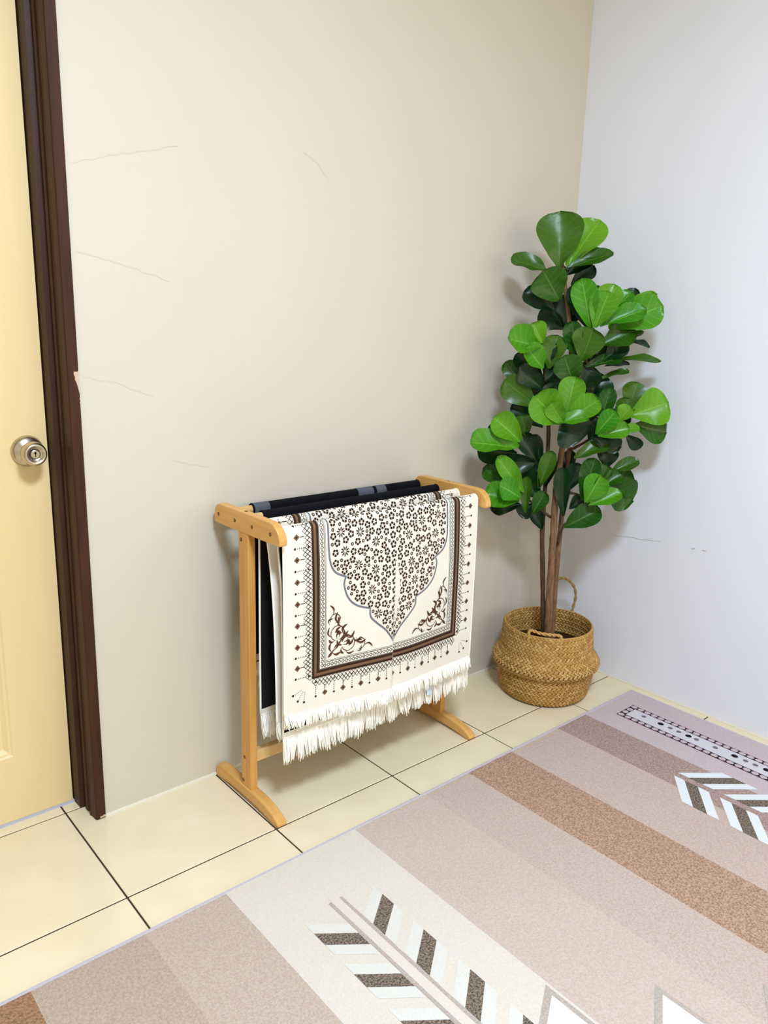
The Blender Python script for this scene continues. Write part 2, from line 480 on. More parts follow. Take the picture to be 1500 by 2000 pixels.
R_PALEW = speck('rug_offwhite_print', c_(213, 211, 205), c_(207, 204, 197))
feather(-1.544, .0965, -.6505, 6, .1385, True, .0205, .058, .0335, .0405, [R_PALEW, R_DARK, R_GREY, R_IVORY])
feather(-.438, .116, -.8475, 6, .1405, False, .0115, .083, .0335, .041, [R_WHITE, R_DARK, R_GREY])
mb = MB()
for k in range(3):
    ax, ay = -1.3575 + .1735 * k, -1.083 - .1385 * k
    # right-angled arrow facets, taupe outline round a white heart
    O = [(ax, ay), (ax, ay - .30), (ax - .17, ay - .40), (ax - .17, ay - .10)]
    I = [(ax - .011, ay - .0235), (ax - .011, ay - .275), (ax - .158, ay - .362), (ax - .158, ay - .1095)]
    for i in range(4): flat(mb, [O[i], O[(i + 1) % 4], I[(i + 1) % 4], I[i]], .0002, 1)
    flat(mb, I, .0003, 0)
mb.build('arrow_motif', [R_WHITE, R_GREY], rug, fix=False)
# beaded bar near the white wall
mb = MB(); bx0, bx1, by1, by0 = -.2560, -.1530, -.5235, -1.72
flat(mb, [(bx0, by0), (bx1, by0), (bx1, by1), (bx0, by1)], 0, 0)
flat(mb, [(bx0 + .0225, by0 + .0225), (bx1 - .0225, by0 + .0225), (bx1 - .0225, by1 - .0225), (bx0 + .0225, by1 - .0225)], .0004, 1)
def disc(mb, x, y, rx, ry, m, lift, n=14): flat(mb, [(x + rx * math.cos(2 * PI * k / n), y + ry * math.sin(2 * PI * k / n)) for k in range(n)], lift, m)
nb = int(round((by1 - by0) / .0256))
for k in range(nb):
    y = by1 - .0128 - k * (by1 - by0) / nb
    for x in (bx0 + .0112, bx1 - .0112): disc(mb, x, y, .0088, .0112, 2, .0005)
for y in (by1 - .0115, by0 + .0115):
    for k in range(1, 3): disc(mb, bx0 + .0112 + k * (bx1 - bx0 - .0224) / 3, y, .0112, .0095, 2, .0005)
dots = [(-.5933, 0), (-.6568, 1), (-.6913, 0), (-.7219, 0), (-.7561, 1), (-.7834, 0), (-.8468, 0), (-.9094, 1), (-.9443, 0), (-.974, 0), (-1.0081, 1), (-1.0354, 0), (-1.099, 0), (-1.1615, 1), (-1.1965, 0), (-1.226, 0), (-1.260, 1), (-1.2875, 0), (-1.35, 0), (-1.4135, 1), (-1.448, 0), (-1.478, 0), (-1.512, 1), (-1.54, 0), (-1.60, 0), (-1.665, 1)]
for y, big in dots: disc(mb, (bx0 + bx1) / 2 + .0065, y, .0095 if big else .0075, .0105 if big else .0085, 4 if big else 3, .0006)
mb.build('beaded_bar_motif', [R_INK, R_PALE, RUG, R_DOT, R_BLACK], rug, fix=False)

# ================================================================ wooden rack
LX, RX = -1.4985, -.7545          # outer faces of the two end frames
AT = .0225                         # board thickness
ROD_Y = (-.046, -.130, -.2125, -.2960); ROD_Z = .787; ROD_R = .0105
rack = empty('blanket_rack', ((LX + RX) / 2, -.165, 0), 'beech wood floor rack with four rods holding folded prayer mats', 'rack')


def rounded(pts, r_idx):
    return pts


arm_prof = [(-.022, .764), (-.022, .785), (-.026, .800), (-.036, .811), (-.052, .816), (-.288, .816), (-.306, .813), (-.321, .804), (-.331, .792), (-.336, .778), (-.337, .766), (-.330, .7625), (-.030, .7605)]
foot_prof = [(-.004, .004), (-.003, .020), (-.006, .030), (-.014, .038), (-.028, .041), (-.110, .0415), (-.200, .0415), (-.240, .040), (-.275, .035), (-.305, .0265), (-.325, .0155), (-.330, .008), (-.326, .001), (-.312, 0), (-.290, .0025), (-.250, .0075), (-.200, .010), (-.130, .010), (-.080, .0075), (-.045, .0025), (-.025, 0), (-.010, 0)]
for sgn, xo in ((1, LX), (-1, RX)):
    xi = xo + sgn * AT
    a, c = min(xo, xi), max(xo, xi)
    b = MB(); b.prism(arm_prof, a, c); arm = b.build('top_arm', BEECH_Y, rack, bevel=.003)
    b = MB(); b.prism(foot_prof, a - .003, c + .004); b.build('foot', BEECH_Y, rack, bevel=.004)
    b = MB(); b.box((a + .001, -.190, .0395), (c + .001, -.143, .7625)); post = b.build('upright', BEECH_Z, rack, bevel=.003)
    out = xo - sgn * .0002
    def screw(y, z, par):
        q = MB()
        n = 12
        for k in range(n):
            pass
        q.poly([(out - sgn * .0004, y + .0048 * math.cos(2 * PI * k / n), z + .0048 * math.sin(2 * PI * k / n)) for k in range(n)], 0)
        q.poly([(out - sgn * .0008, y - .0006 + .0032 * math.cos(2 * PI * k / n), z + .0005 + .0032 * math.sin(2 * PI * k / n)) for k in range(n)], 1)
        q.build('screw', [HOLE, SCREW], par)
    for y in ROD_Y: screw(y, ROD_Z, arm)
    out = xo + sgn * .0006
    for y, z in ((-.158, .743), (-.160, .129), (-.152, .056)): screw(y, z, post)
q = MB(); q.box((-.7700, -.1600, .815), (-.7660, -.1540, .8166)); 
q = MB(); q.poly([(-1.487 + .004 * math.cos(k * PI / 5), -.166 + .006 * math.sin(k * PI / 5), .8164) for k in range(10)]); q.build('dowel_pin', HOLE, rack)
q = MB(); q.poly([(-.766 + .004 * math.cos(k * PI / 5), -.166 + .006 * math.sin(k * PI / 5), .8164) for k in range(10)]); q.build('dowel_pin', HOLE, rack)
for y in ROD_Y:
    b = MB(); b.tube([(LX + AT - .004, y, ROD_Z), (RX - AT + .004, y, ROD_Z)], ROD_R, 20); b.build('rod', BEECH_X, rack, smooth=True)
b = MB(); b.box((LX + AT, -.178, .112), (RX - AT, -.156, .146)); b.build('stretcher', BEECH_X, rack, bevel=.003)


# ================================================================ prayer mats
class Sheet:
    """cloth hung over a rod: u across (metres from the left edge), s metres up from the front hem, over the rod and down the back"""
    def __init__(k, x0, Wd, ry, zf, zb, R=.0135, bulge=.0, bulge_b=.0, tilt=0., flare=.0, flare_b=0., th=.003, seed=0, skew=0.):
        k.__dict__.update(x0=x0, W=Wd, ry=ry, zf=zf, zb=zb, R=R, bulge=bulge, bulge_b=bulge_b, tilt=tilt, flare=flare, flare_b=flare_b, th=th, seed=seed, skew=skew)
        k.Lf = ROD_Z - zf; k.La = PI * R; k.Lb = ROD_Z - zb; k.L = k.Lf + k.La + k.Lb

    NU = 80

    def p(k, u, s, off=0.):
        # sample the cloth's own facets, so that woven motifs lie on them
        if not hasattr(k, 'rw'): k.rw = k.rows(); k.cache = {}
        rw = k.rw; s = min(max(s, 0), rw[-1]); u = min(max(u, 0), k.W)
        import bisect
        j = min(max(bisect.bisect_right(rw, s) - 1, 0), len(rw) - 2); fv = (s - rw[j]) / (rw[j + 1] - rw[j])
        g = u / k.W * k.NU; i = min(int(g), k.NU - 1); fu = g - i
        def node(a, b_):
            key = (a, b_, round(off, 6))
            if key not in k.cache: k.cache[key] = k.q(k.W * a / k.NU, rw[b_], off)
            return k.cache[key]
        return (node(i, j) * (1 - fu) + node(i + 1, j) * fu) * (1 - fv) + (node(i, j + 1) * (1 - fu) + node(i + 1, j + 1) * fu) * fv

    def q(k, u, s, off=0.):
        R = k.R + off
        h = u / k.W                                   # 0..1 across
        x = k.x0 + u
        if s < k.Lf:
            d = k.Lf - s; q = min(1, max(0, d / k.Lf))
            tent = 1 - abs(2 * h - 1)
            pleat = (.013 * math.exp(-(h - .5) / .07) if h > .5 else 0) * min(1, q * 1.2) ** 2
            wav = .004 * math.sin(h * 9 + k.seed) * q
            y = k.ry - R - k.bulge * (tent ** .8) * math.sin(PI / 2 * min(1, q * 2.2)) - k.flare * (1 - math.exp(-3 * q)) + (pleat + wav) * (1 if k.bulge else .6)
            return Vector((x, y, ROD_Z - d + k.tilt * h * q + (-.006 * tent * q if k.bulge else 0)))
        if s < k.Lf + k.La:
            a = (s - k.Lf) / k.R
            return Vector((x, k.ry - R * math.cos(a), ROD_Z + R * math.sin(a)))
        d = s - k.Lf - k.La; q = min(1, d / k.Lb)
        wav = .003 * math.sin(h * 8 + k.seed + 2) * q
        return Vector((x + k.skew * min(1, q * 4), k.ry + R + k.flare_b * min(1, q * 1.5) + wav - k.bulge_b * q * math.sin(PI * h), ROD_Z - d - k.tilt * h * q))

    def rows(k):
        r = [k.Lf * i / 40 for i in range(40)] + [k.Lf + k.La * i / 14 for i in range(14)] + [k.Lf + k.La + k.Lb * i / 20 for i in range(21)]
        return r


def make_mat(name, label, sh, face, back, patterned, fringe_len=(.05, .052), group=None, edge=THREAD, nfr=300):
    root = empty(name, (sh.x0 + sh.W / 2, sh.ry, sh.zb), label, 'prayer mat', group)
    rows = sh.rows(); NU = Sheet.NU
    b = MB()
    for off, mi in ((sh.th / 2, 0), (-sh.th / 2, 1)):
        base = len(b.v)
        for s in rows:
            for i in range(NU + 1): b.vert(sh.p(sh.W * i / NU, s, off))
        for j in range(len(rows) - 1):
            for i in range(NU):
                f = (base + j * (NU + 1) + i, base + j * (NU + 1) + i + 1, base + (j + 1) * (NU + 1) + i + 1, base + (j + 1) * (NU + 1) + i)
                b.face(f if mi == 0 else f[::-1], mi)
    b.build('cloth', [face, back], root, smooth=True, fix=False)
    # overlocked side edges and the two hems
    e = MB()
    for u in (0, sh.W):
        e.tube([sh.p(u, s) for s in rows], .0027, 6)
    for s in (0, sh.L):
        e.tube([sh.p(sh.W * i / NU, s) for i in range(NU + 1)], .0030, 6)
    e.build('overlocked_edge', edge, root, smooth=True)
    # white hem bands on both sides of each end
    hb = MB()
    for lo, hi in ((0, .022), (sh.L - .016, sh.L)):
        for off in (sh.th / 2 + .0004, -sh.th / 2 - .0004):
            base = len(hb.v)
            for s in (lo, (lo + hi) / 2, hi):
                for i in range(NU + 1): hb.vert(sh.p(sh.W * i / NU, min(max(s, 0), sh.L), off))
            for j in range(2):
                for i in range(NU):
                    f = (base + j * (NU + 1) + i, base + j * (NU + 1) + i + 1, base + (j + 1) * (NU + 1) + i + 1, base + (j + 1) * (NU + 1) + i); hb.face(f)
    hb.build('hem_band', IVORY, root, smooth=True, fix=False)
    # fringe
    rnd = random.Random(sh.seed + 11)
    fb = MB()
    for s, ln, ydir in ((0, fringe_len[0], -1), (sh.L, fringe_len[1], -1)):
        for layer in range(2):
            lean = 0
            for i in range(nfr):
                u = sh.W * (i + rnd.random()) / nfr
                p0 = sh.p(u, s)
                if i % 9 == 0: lean = rnd.uniform(-.007, .007); ly = rnd.uniform(-.006, .004); lm_ = rnd.uniform(.86, 1.06)
                l = ln * lm_ * rnd.uniform(.88, 1.06)
                conv = (4.5 - (i % 9)) / 9 * .006
                dx = lean + conv + rnd.gauss(0, .0018); dy = ly + rnd.gauss(0, .002)
                pts = [p0 + Vector((dx * t * t + rnd.gauss(0, .0004), (dy - .002 * layer) * t + (-.004 if layer else .0015) * math.sin(PI * min(t, .5)), -l * t)) for t in (0, .25, .5, .75, 1)]
                fb.tube(pts, [.0019, .0019, .0018, .0016, .0008], 4, cap=False)
    tag(fb.build('fringe', THREAD, root, smooth=True), kind='stuff')
    if patterned: add_pattern(sh, root)
    return root


def cat(pts, n=6):
    """Catmull-Rom through points"""
    out = []
    for i in range(len(pts) - 1):
        p0 = pts[max(i - 1, 0)]; p1 = pts[i]; p2 = pts[i + 1]; p3 = pts[min(i + 2, len(pts) - 1)]
        for k in range(n):
            t = k / n
            out.append(tuple(.5 * ((2 * p1[d]) + (-p0[d] + p2[d]) * t + (2 * p0[d] - 5 * p1[d] + 4 * p2[d] - p3[d]) * t * t + (-p0[d] + 3 * p1[d] - 3 * p2[d] + p3[d]) * t ** 3) for d in (0, 1)))
    out.append(tuple(pts[-1])); return out


def add_pattern(sh, root):
    rnd = random.Random(5)
    C = sh.W / 2 + .003; OFF = sh.th / 2
    TOP = sh.Lf + sh.La + .05
    class D:
        def __init__(s, lift): s.mb = MB(); s.l = OFF + lift
        def poly(s, pts, m=0):
            s.mb.poly([sh.p(u, v, s.l) for u, v in pts], m)
        def ribbon(s, pts, w, m=0, step=.004):
            # w: width or function of 0..1; subdivided so that it follows the cloth
            P = [pts[0]]
            for a, b_ in zip(pts[:-1], pts[1:]):
                L = math.dist(a, b_); n = max(1, int(L / step))
                for k in range(1, n + 1): P.append((a[0] + (b_[0] - a[0]) * k / n, a[1] + (b_[1] - a[1]) * k / n))
            n = len(P); L = []; Rr = []
            for i, p in enumerate(P):
                a = P[max(0, i - 1)]; c = P[min(n - 1, i + 1)]; dx, dy = c[0] - a[0], c[1] - a[1]; q = math.hypot(dx, dy) or 1
                ww = (w(i / (n - 1)) if callable(w) else w) / 2
                L.append(s.mb.vert(sh.p(p[0] - dy / q * ww, p[1] + dx / q * ww, s.l))); Rr.append(s.mb.vert(sh.p(p[0] + dy / q * ww, p[1] - dx / q * ww, s.l)))
            for i in range(n - 1): s.mb.face((L[i], Rr[i], Rr[i + 1], L[i + 1]), m)
        def ring(s, c, r, w, m=0, n=12, ry=None):
            ry = ry or r
            pts = [(c[0] + r * math.cos(2 * PI * k / n), c[1] + ry * math.sin(2 * PI * k / n)) for k in range(n + 1)]; s.ribbon(pts, w, m, 1)
        def dot(s, c, r, m=0, n=8, rot=0): s.poly([(c[0] + r * math.cos(2 * PI * k / n + rot), c[1] + r * math.sin(2 * PI * k / n + rot)) for k in range(n)], m)
        def petal(s, c, ang, r0, r1, w, m=0):
            ca, sa = math.cos(ang), math.sin(ang)
            f = lambda a, b_: (c[0] + a * ca - b_ * sa, c[1] + a * sa + b_ * ca)
            rm = r0 + (r1 - r0) * .62
            s.poly([f(r0, 0), f(rm - (r1 - r0) * .25, -w * .4), f(rm, -w / 2), f(r1 - (r1 - r0) * .06, -w * .28), f(r1, 0), f(r1 - (r1 - r0) * .06, w * .28), f(rm, w / 2), f(rm - (r1 - r0) * .25, w * .4)], m)
        def done(s, name, mats): return s.mb.build(name, mats, root, fix=False)
    # --- medallion ground, outline
    half = [(.212, TOP), (.212, .43), (.2105, .40)]
    lobes = [[(.2105, .40), (.204, .376), (.190, .358), (.161, .344)], [(.161, .344), (.1665, .322), (.153, .285), (.124, .260), (.083, .246)], [(.083, .246), (.081, .222), (.058, .199), (.028, .174), (0, .137)]]
    H = list(half)
    for l in lobes: H += cat(l, 6)[1:]
    def hw(s):      # half width of the medallion at height s
        if s >= .40: return .2105
        w = 0
        for a, c in zip(H[:-1], H[1:]):
            if (a[1] - s) * (c[1] - s) <= 0 and a[1] != c[1]: w = max(w, a[0] + (c[0] - a[0]) * (s - a[1]) / (c[1] - a[1]))
        return w
    g = D(.0002); ns = 70; lo = .138
    prev = None
    for i in range(ns + 1):
        s = lo + (TOP - lo) * i / ns; w = hw(s) - .002
        row = [g.mb.vert(sh.p(C + w * (k / 5 - 1), s, g.l)) for k in range(11)]
        if prev:
            for k in range(10): g.mb.face((prev[k], prev[k + 1], row[k + 1], row[k]))
        prev = row
    g.done('medallion_ground', IVORY2)
    o = D(.0006)
    for sg in (-1, 1): o.ribbon([(C + sg * x, s) for x, s in H], .0052)
    o.done('medallion_outline', GREYY)
    # --- flowers inside the medallion
    f = D(.0007); placed = []
    def flower(c, r, rot, m=0):
        for k in range(5): f.petal(c, rot + k * 2 * PI / 5, r * .30, r * 1.06, r * .92, m)
    def burst(c, r, rot, m=0):
        for k in range(9): f.petal(c, rot + k * 2 * PI / 9, r * .16, r * 1.05, r * .30, m)
    s = .160
    while s < TOP - .01:
        flower((C, s), .0100, PI / 2); placed.append((C, s, .0100)); s += .0245
    tries = 0
    cand = []
    for kind, r, tries in (('b', .0135, 260), ('f', .0094, 9000), ('r', .0052, 14000)):
        nb_ = 0
        for t in range(tries):
            s = rnd.uniform(.16, TOP - .012); x = rnd.uniform(.003 + r, .212)
            if x + r * .9 + .004 > min(hw(s - r * .7), hw(s + r * .7), hw(s)): continue
            if any((x - a) ** 2 + (s - b_) ** 2 < (r + q + (.0016 if kind != 'b' else .02)) ** 2 for a, b_, q in [(p[0] - C, p[1], p[2]) for p in placed if p[0] >= C - 1e-6]): continue
            placed.append((C + x, s, r)); rot = rnd.uniform(0, 6)
            for sg in (-1, 1):
                c = (C + sg * x, s)
                if kind == 'b': burst(c, r, rot if sg > 0 else PI - rot)
                elif kind == 'f': flower(c, r, rot if sg > 0 else PI - rot)
                else: f.ring(c, r * .66, r * .58, 0, 7)
    tag(f.done('floral_medallion', BROWN), kind='stuff')
    # --- straight borders (du from the centre, s): brown band, bead band, inner line
    def frame(d_, du, s0, w, m):
        d_.ribbon([(C - du, TOP), (C - du, s0)], w, m); d_.ribbon([(C + du, TOP), (C + du, s0)], w, m)
        n = 40; d_.ribbon([(C - du - w / 2 + (2 * du + w) * k / n, s0) for k in range(n + 1)], w, m)
    b = D(.0006)
    frame(b, .2600, .0880, .0065, 0); frame(b, .2532, .0948, .0070, 1); frame(b, .2458, .1022, .0078, 0); frame(b, .2405, .1075, .0014, 0)
    frame(b, .2248, .1232, .0016, 0); frame(b, .2212, .1268, .0012, 2)
    b.done('border_band', [BROWN, MIDBR, GREYY])
    bd = D(.0006)
    def diamond(d_, c, r, w): d_.ribbon([(c[0] + r, c[1]), (c[0], c[1] + r), (c[0] - r, c[1]), (c[0], c[1] - r), (c[0] + r, c[1])], w, 0, 1)
    s = .1163
    while s < TOP:
        for sg in (-1, 1): diamond(bd, (C + sg * .2326, s), .0046, .0020)
        s += .0112
    k = -25
    for k in range(-20, 21):
        diamond(bd, (C + k * .0112, .1153), .0046, .0020)
    tag(bd.done('bead_band', BROWN), kind='stuff')
    # --- lattice and hanging drops on three sides
    la = D(.0006); CW = .0118
    def side(org, du, ds, length, flip):
        # org: start point, (du): direction along the border, (ds): outward direction
        P = lambda a, o_: (org[0] + du[0] * a + ds[0] * o_ * 1.28, org[1] + du[1] * a + ds[1] * o_ * 1.28)
        n = int(length / CW)
        for i in range(n):
            a = i * CW
            for lev in range(3):
                d_ = lev * CW
                sc = (i + 3) % 5
                if lev == 2 and sc not in (1, 2): continue
                c = P(a + CW / 2 * (1 if lev != 1 else 2), .0045 + lev * CW * .44)
                r1, r2 = CW * .52, CW * .62
                q = [(c[0] + du[0] * r1, c[1] + du[1] * r1), (c[0] + ds[0] * r2, c[1] + ds[1] * r2), (c[0] - du[0] * r1, c[1] - du[1] * r1), (c[0] - ds[0] * r2, c[1] - ds[1] * r2)]
                la.ribbon(q + [q[0]], .0017, 0, 1)
        nd = int(length / .0285)
        for i in range(nd):
            a = i * .0285 + .012
            if i % 2 == flip:
                la.ribbon([P(a, .017), P(a, .027)], .0020, 0, 1)
                c = P(a, .0345)
                for r, mm in ((.0078, 1), (.0034, 0)):
                    la.poly([(c[0] + du[0] * r, c[1] + du[1] * r), (c[0] + ds[0] * r, c[1] + ds[1] * r), (c[0] - du[0] * r, c[1] - du[1] * r), (c[0] - ds[0] * r, c[1] - ds[1] * r)], mm) if r == .0078 else la2.poly([(c[0] + du[0] * r, c[1] + du[1] * r), (c[0] + ds[0] * r, c[1] + ds[1] * r), (c[0] - du[0] * r, c[1] - du[1] * r), (c[0] - ds[0] * r, c[1] - ds[1] * r)], mm)
                if True:
                    la.ribbon([(c[0] + du[0] * .0078, c[1] + du[1] * .0078), (c[0] + ds[0] * .0078, c[1] + ds[1] * .0078), (c[0] - du[0] * .0078, c[1] - du[1] * .0078), (c[0] - ds[0] * .0078, c[1] - ds[1] * .0078), (c[0] + du[0] * .0078, c[1] + du[1] * .0078)], .0012, 0, 1)
            else:
                for q in range(5): la.dot(P(a, .0155 + q * .0042), .0016, 0, 5)
                la.dot(P(a, .0385), .0034, 0, 6); la.dot(P(a, .0080), .0030, 0, 4)
    la2 = D(.0009)
    side((C - .2635, .084), (0, 1), (-1, 0), TOP - .084, 1)
    side((C + .2635, .084), (0, 1), (1, 0), TOP - .084, 1)
    side((C - .2635, .084), (1, 0), (0, -1), .527, 1)
    for sg in (-1, 1):
        for ang in (200, 235, 265):
            a = math.radians(ang)
            for q in range(5): la.dot((C + sg * (.284 - (.012 + .005 * q) * math.cos(a)), .066 + (.012 + .005 * q) * math.sin(a)), .0012, 0, 5)
            la.dot((C + sg * (.284 - .039 * math.cos(a)), .066 + .039 * math.sin(a)), .0036, 0, 6)
    tag(la.done('lattice_border', [BROWN, MIDBR, IVORY]), kind='stuff'); tag(la2.done('drop_hearts', [BROWN, MIDBR, IVORY]), kind='stuff')
    # --- scrolling corner ornaments
    def corner(sg):
        sc = D(.0007)
        F = lambda a, b_: (C - sg * (.2165 - a), .1325 + b_)
        def both(fn):
            fn(lambda a, b_: F(a, b_)); fn(lambda a, b_: F(b_, a))
        def arc(T_, c, r, a0, a1, w0, w1):
            n = 16; pts = [T_(c[0] + r * math.cos(math.radians(a0 + (a1 - a0) * k / n)), c[1] + r * math.sin(math.radians(a0 + (a1 - a0) * k / n))) for k in range(n + 1)]
            sc.ribbon(pts, lambda t: w0 + (w1 - w0) * t, 0, 1)
        def tear(T_, a, b_, w, bend=.25):
            # curved teardrop from a (point) to b (round head)
            n = 8; dx, dy = b_[0] - a[0], b_[1] - a[1]; pts = []
            for k in range(n + 1):
                t = k / n; o_ = math.sin(PI * t) * bend; pts.append(T_(a[0] + dx * t - dy * o_, a[1] + dy * t + dx * o_))
            sc.ribbon(pts, lambda t: .8 * w * (math.sin(PI * min(1, (t * .92 + .03)) ** 1.5) + .06), 0, 1)
        def half_(T_):
            arc(T_, (.030, .064), .0205, -70, 250, .0030, .0018)
            arc(T_, (.022, .103), .0150, -60, 200, .0028, .0018)
            tear(T_, (.012, .112), (.006, .143), .0060, -.3); tear(T_, (.006, .090), (.015, .106), .0060, .5); tear(T_, (.022, .093), (.031, .108), .0070, -.4)
            tear(T_, (.040, .090), (.030, .121), .0075, .35); tear(T_, (.046, .078), (.040, .106), .0080, .4); tear(T_, (.034, .050), (.022, .068), .0085, -.5)
            tear(T_, (.036, .058), (.040, .080), .0080, .5); tear(T_, (.030, .046), (.044, .062), .0065, .5); tear(T_, (.014, .055), (.005, .083), .0060, .3)
            tear(T_, (.050, .056), (.060, .083), .0085, .35); tear(T_, (.022, .044), (.004, .050), .0075, .3); tear(T_, (.044, .040), (.050, .070), .0060, -.2)
            tear(T_, (.014, .014), (.010, .040), .0080, .25); tear(T_, (.018, .018), (.028, .044), .0075, -.3)
            sc.ribbon([T_(.012, .012), T_(.026, .030), T_(.046, .046)], .0018, 0, 1)
        both(half_)
        tear(F, (.020, .020), (.002, .002), .0090, 0)
        tear(F, (.034, .034), (.064, .064), .0080, 0)
        tag(sc.done('corner_scroll', SCROLL), kind='stuff')
    corner(1); corner(-1)


shA = Sheet(-1.4715, .684, ROD_Y[3], .306, .232, R=.0135, bulge=.019, tilt=-.016, flare=.006, flare_b=-.014, skew=.010, seed=0)
matA = make_mat('prayer_mat', 'ivory prayer mat with brown floral arch, hung frontmost on the wooden rack', shA, IVORY, BACKING, True, (.043, .075))
shB = Sheet(-1.4690, .690, ROD_Y[2], .268, .262, R=.0135, tilt=-.008, flare=.054, flare_b=.004, seed=3)
matB = make_mat('prayer_mat', 'ivory floral prayer mat on the second rod, mostly hidden behind the front mat', shB, IVORY, BACKING, True, (.05, .070))
shC = Sheet(-1.418, .634, ROD_Y[1], .330, .335, R=.0132, tilt=.004, seed=5)
matC = make_mat('prayer_mat', 'plain black prayer mat on the third rod behind the ivory mats', shC, BLACKC, BACKING, False, (.045, .045), edge=BLACKC, nfr=150)
shD = Sheet(-1.398, .612, ROD_Y[0], .345, .345, R=.0132, tilt=.004, seed=8)
matD = make_mat('prayer_mat', 'black prayer mat with small grey patches on the rod nearest the wall', shD, BLACKC, BACKING, False, (.045, .045), edge=BLACKC, nfr=150)
for u0, u1 in ((.002, .05), (.36, .42), (.432, .47)):
    gp = MB()
    base = len(gp.v); rr = [shD.Lf + shD.La * k / 8 for k in range(9)] + [shD.Lf + shD.La + .03]
    rr = [shD.Lf - .02] + rr
    for s_ in rr:
        for i in range(5): gp.vert(shD.p(u0 + (u1 - u0) * i / 4, s_, shD.th / 2 + .0007))
    for j in range(len(rr) - 1):
        for i in range(4): gp.face((base + j * 5 + i, base + j * 5 + i + 1, base + (j + 1) * 5 + i + 1, base + (j + 1) * 5 + i))
    gp.build('grey_patch', GREYP, matD, smooth=True, fix=False)
# care label hanging among the threads of the front mat
lb = MB()
lp = shA.p(.498, shA.L); 
def lab(u, v): return lp + Vector((u * .021, -.016 - .004 * v - .002 * math.sin(3 * u), .012 - v * .044 - .004 * u))
lb.grid(lab, 5, 6); o = lb.build('care_label', LABELM, matA, smooth=True); tag(o, 'pale blue care label')

# ================================================================ basket
BX, BY = -.290, -.236
basket = empty('belly_basket', (BX, BY, 0), 'woven seagrass belly basket with two rope handles, holding the plant in the corner', 'basket')
prof_o = [(.138, .000), (.150, .006), (.158, .022), (.164, .045), (.169, .075), (.172, .098), (.173, .112), (.1795, .1155), (.1875, .1185), (.1915, .1245), (.1905, .132), (.185, .141), (.177, .152), (.169, .163), (.1645, .174), (.1622, .190), (.160, .215), (.1575, .240), (.1565, .258)]


def plen(pr):
    L = [0]
    for a, c in zip(pr[:-1], pr[1:]): L.append(L[-1] + math.dist(a, c))
    return L


def pat(pr, L, s):
    s = min(max(s, 0), L[-1])
    for i in range(len(pr) - 1):
        if s <= L[i + 1] or i == len(pr) - 2:
            t = (s - L[i]) / (L[i + 1] - L[i]); a, c = pr[i], pr[i + 1]
            r = a[0] + (c[0] - a[0]) * t; z = a[1] + (c[1] - a[1]) * t
            n = math.hypot(c[0] - a[0], c[1] - a[1]); return r, z, (c[1] - a[1]) / n, -(c[0] - a[0]) / n


def wobble(an): return 1 + .012 * math.sin(2 * an + .6) + .006 * math.sin(3 * an + 2)


m = Mat('seagrass_shell', srgb(84, 58, 28), .85, .2); m.bump(m.noise(m.coords(), 120, 3), .4, .003); SHELL = m.m
m = Mat('seagrass_strand', srgb(190, 148, 88), .7, .3)
gi = m.n('ShaderNodeNewGeometry'); v = m.coords()
isl = m.ramp(gi.outputs['Random Per Island'], [(0, srgb(172, 128, 66)), (.35, srgb(188, 145, 80)), (.7, srgb(199, 158, 92)), (1, srgb(212, 176, 114))])
m.color(m.mix(m.math('MULTIPLY', m.noise(v, 7, 3), .5), isl, srgb(158, 122, 60))); m.bump(m.noise(m.coords(), 300, 2), .3, .001); STRAND = m.m
ins = MB()
def shellpt(an, r, z, off=0): 
    w = wobble(an); return (BX + (r * w + off) * math.cos(an), BY + (r * w + off) * math.sin(an), z)
N = 64
full = prof_o + [(.1535, .2575), (.1540, .240), (.1560, .215), (.1585, .190), (.161, .172), (.163, .150), (.165, .110), (.155, .060), (.145, .020), (.10, .010), (.001, .010)]
bl = [(.001, .0)] + full
b = len(ins.v)
for r, z in bl:
    for j in range(N): ins.v.append(shellpt(2 * PI * j / N, r, z))
for i in range(len(bl) - 1):
    for j in range(N): ins.face((b + i * N + j, b + i * N + (j + 1) % N, b + (i + 1) * N + (j + 1) % N, b + (i + 1) * N + j))
ins.build('basket_shell', SHELL, basket, smooth=True)


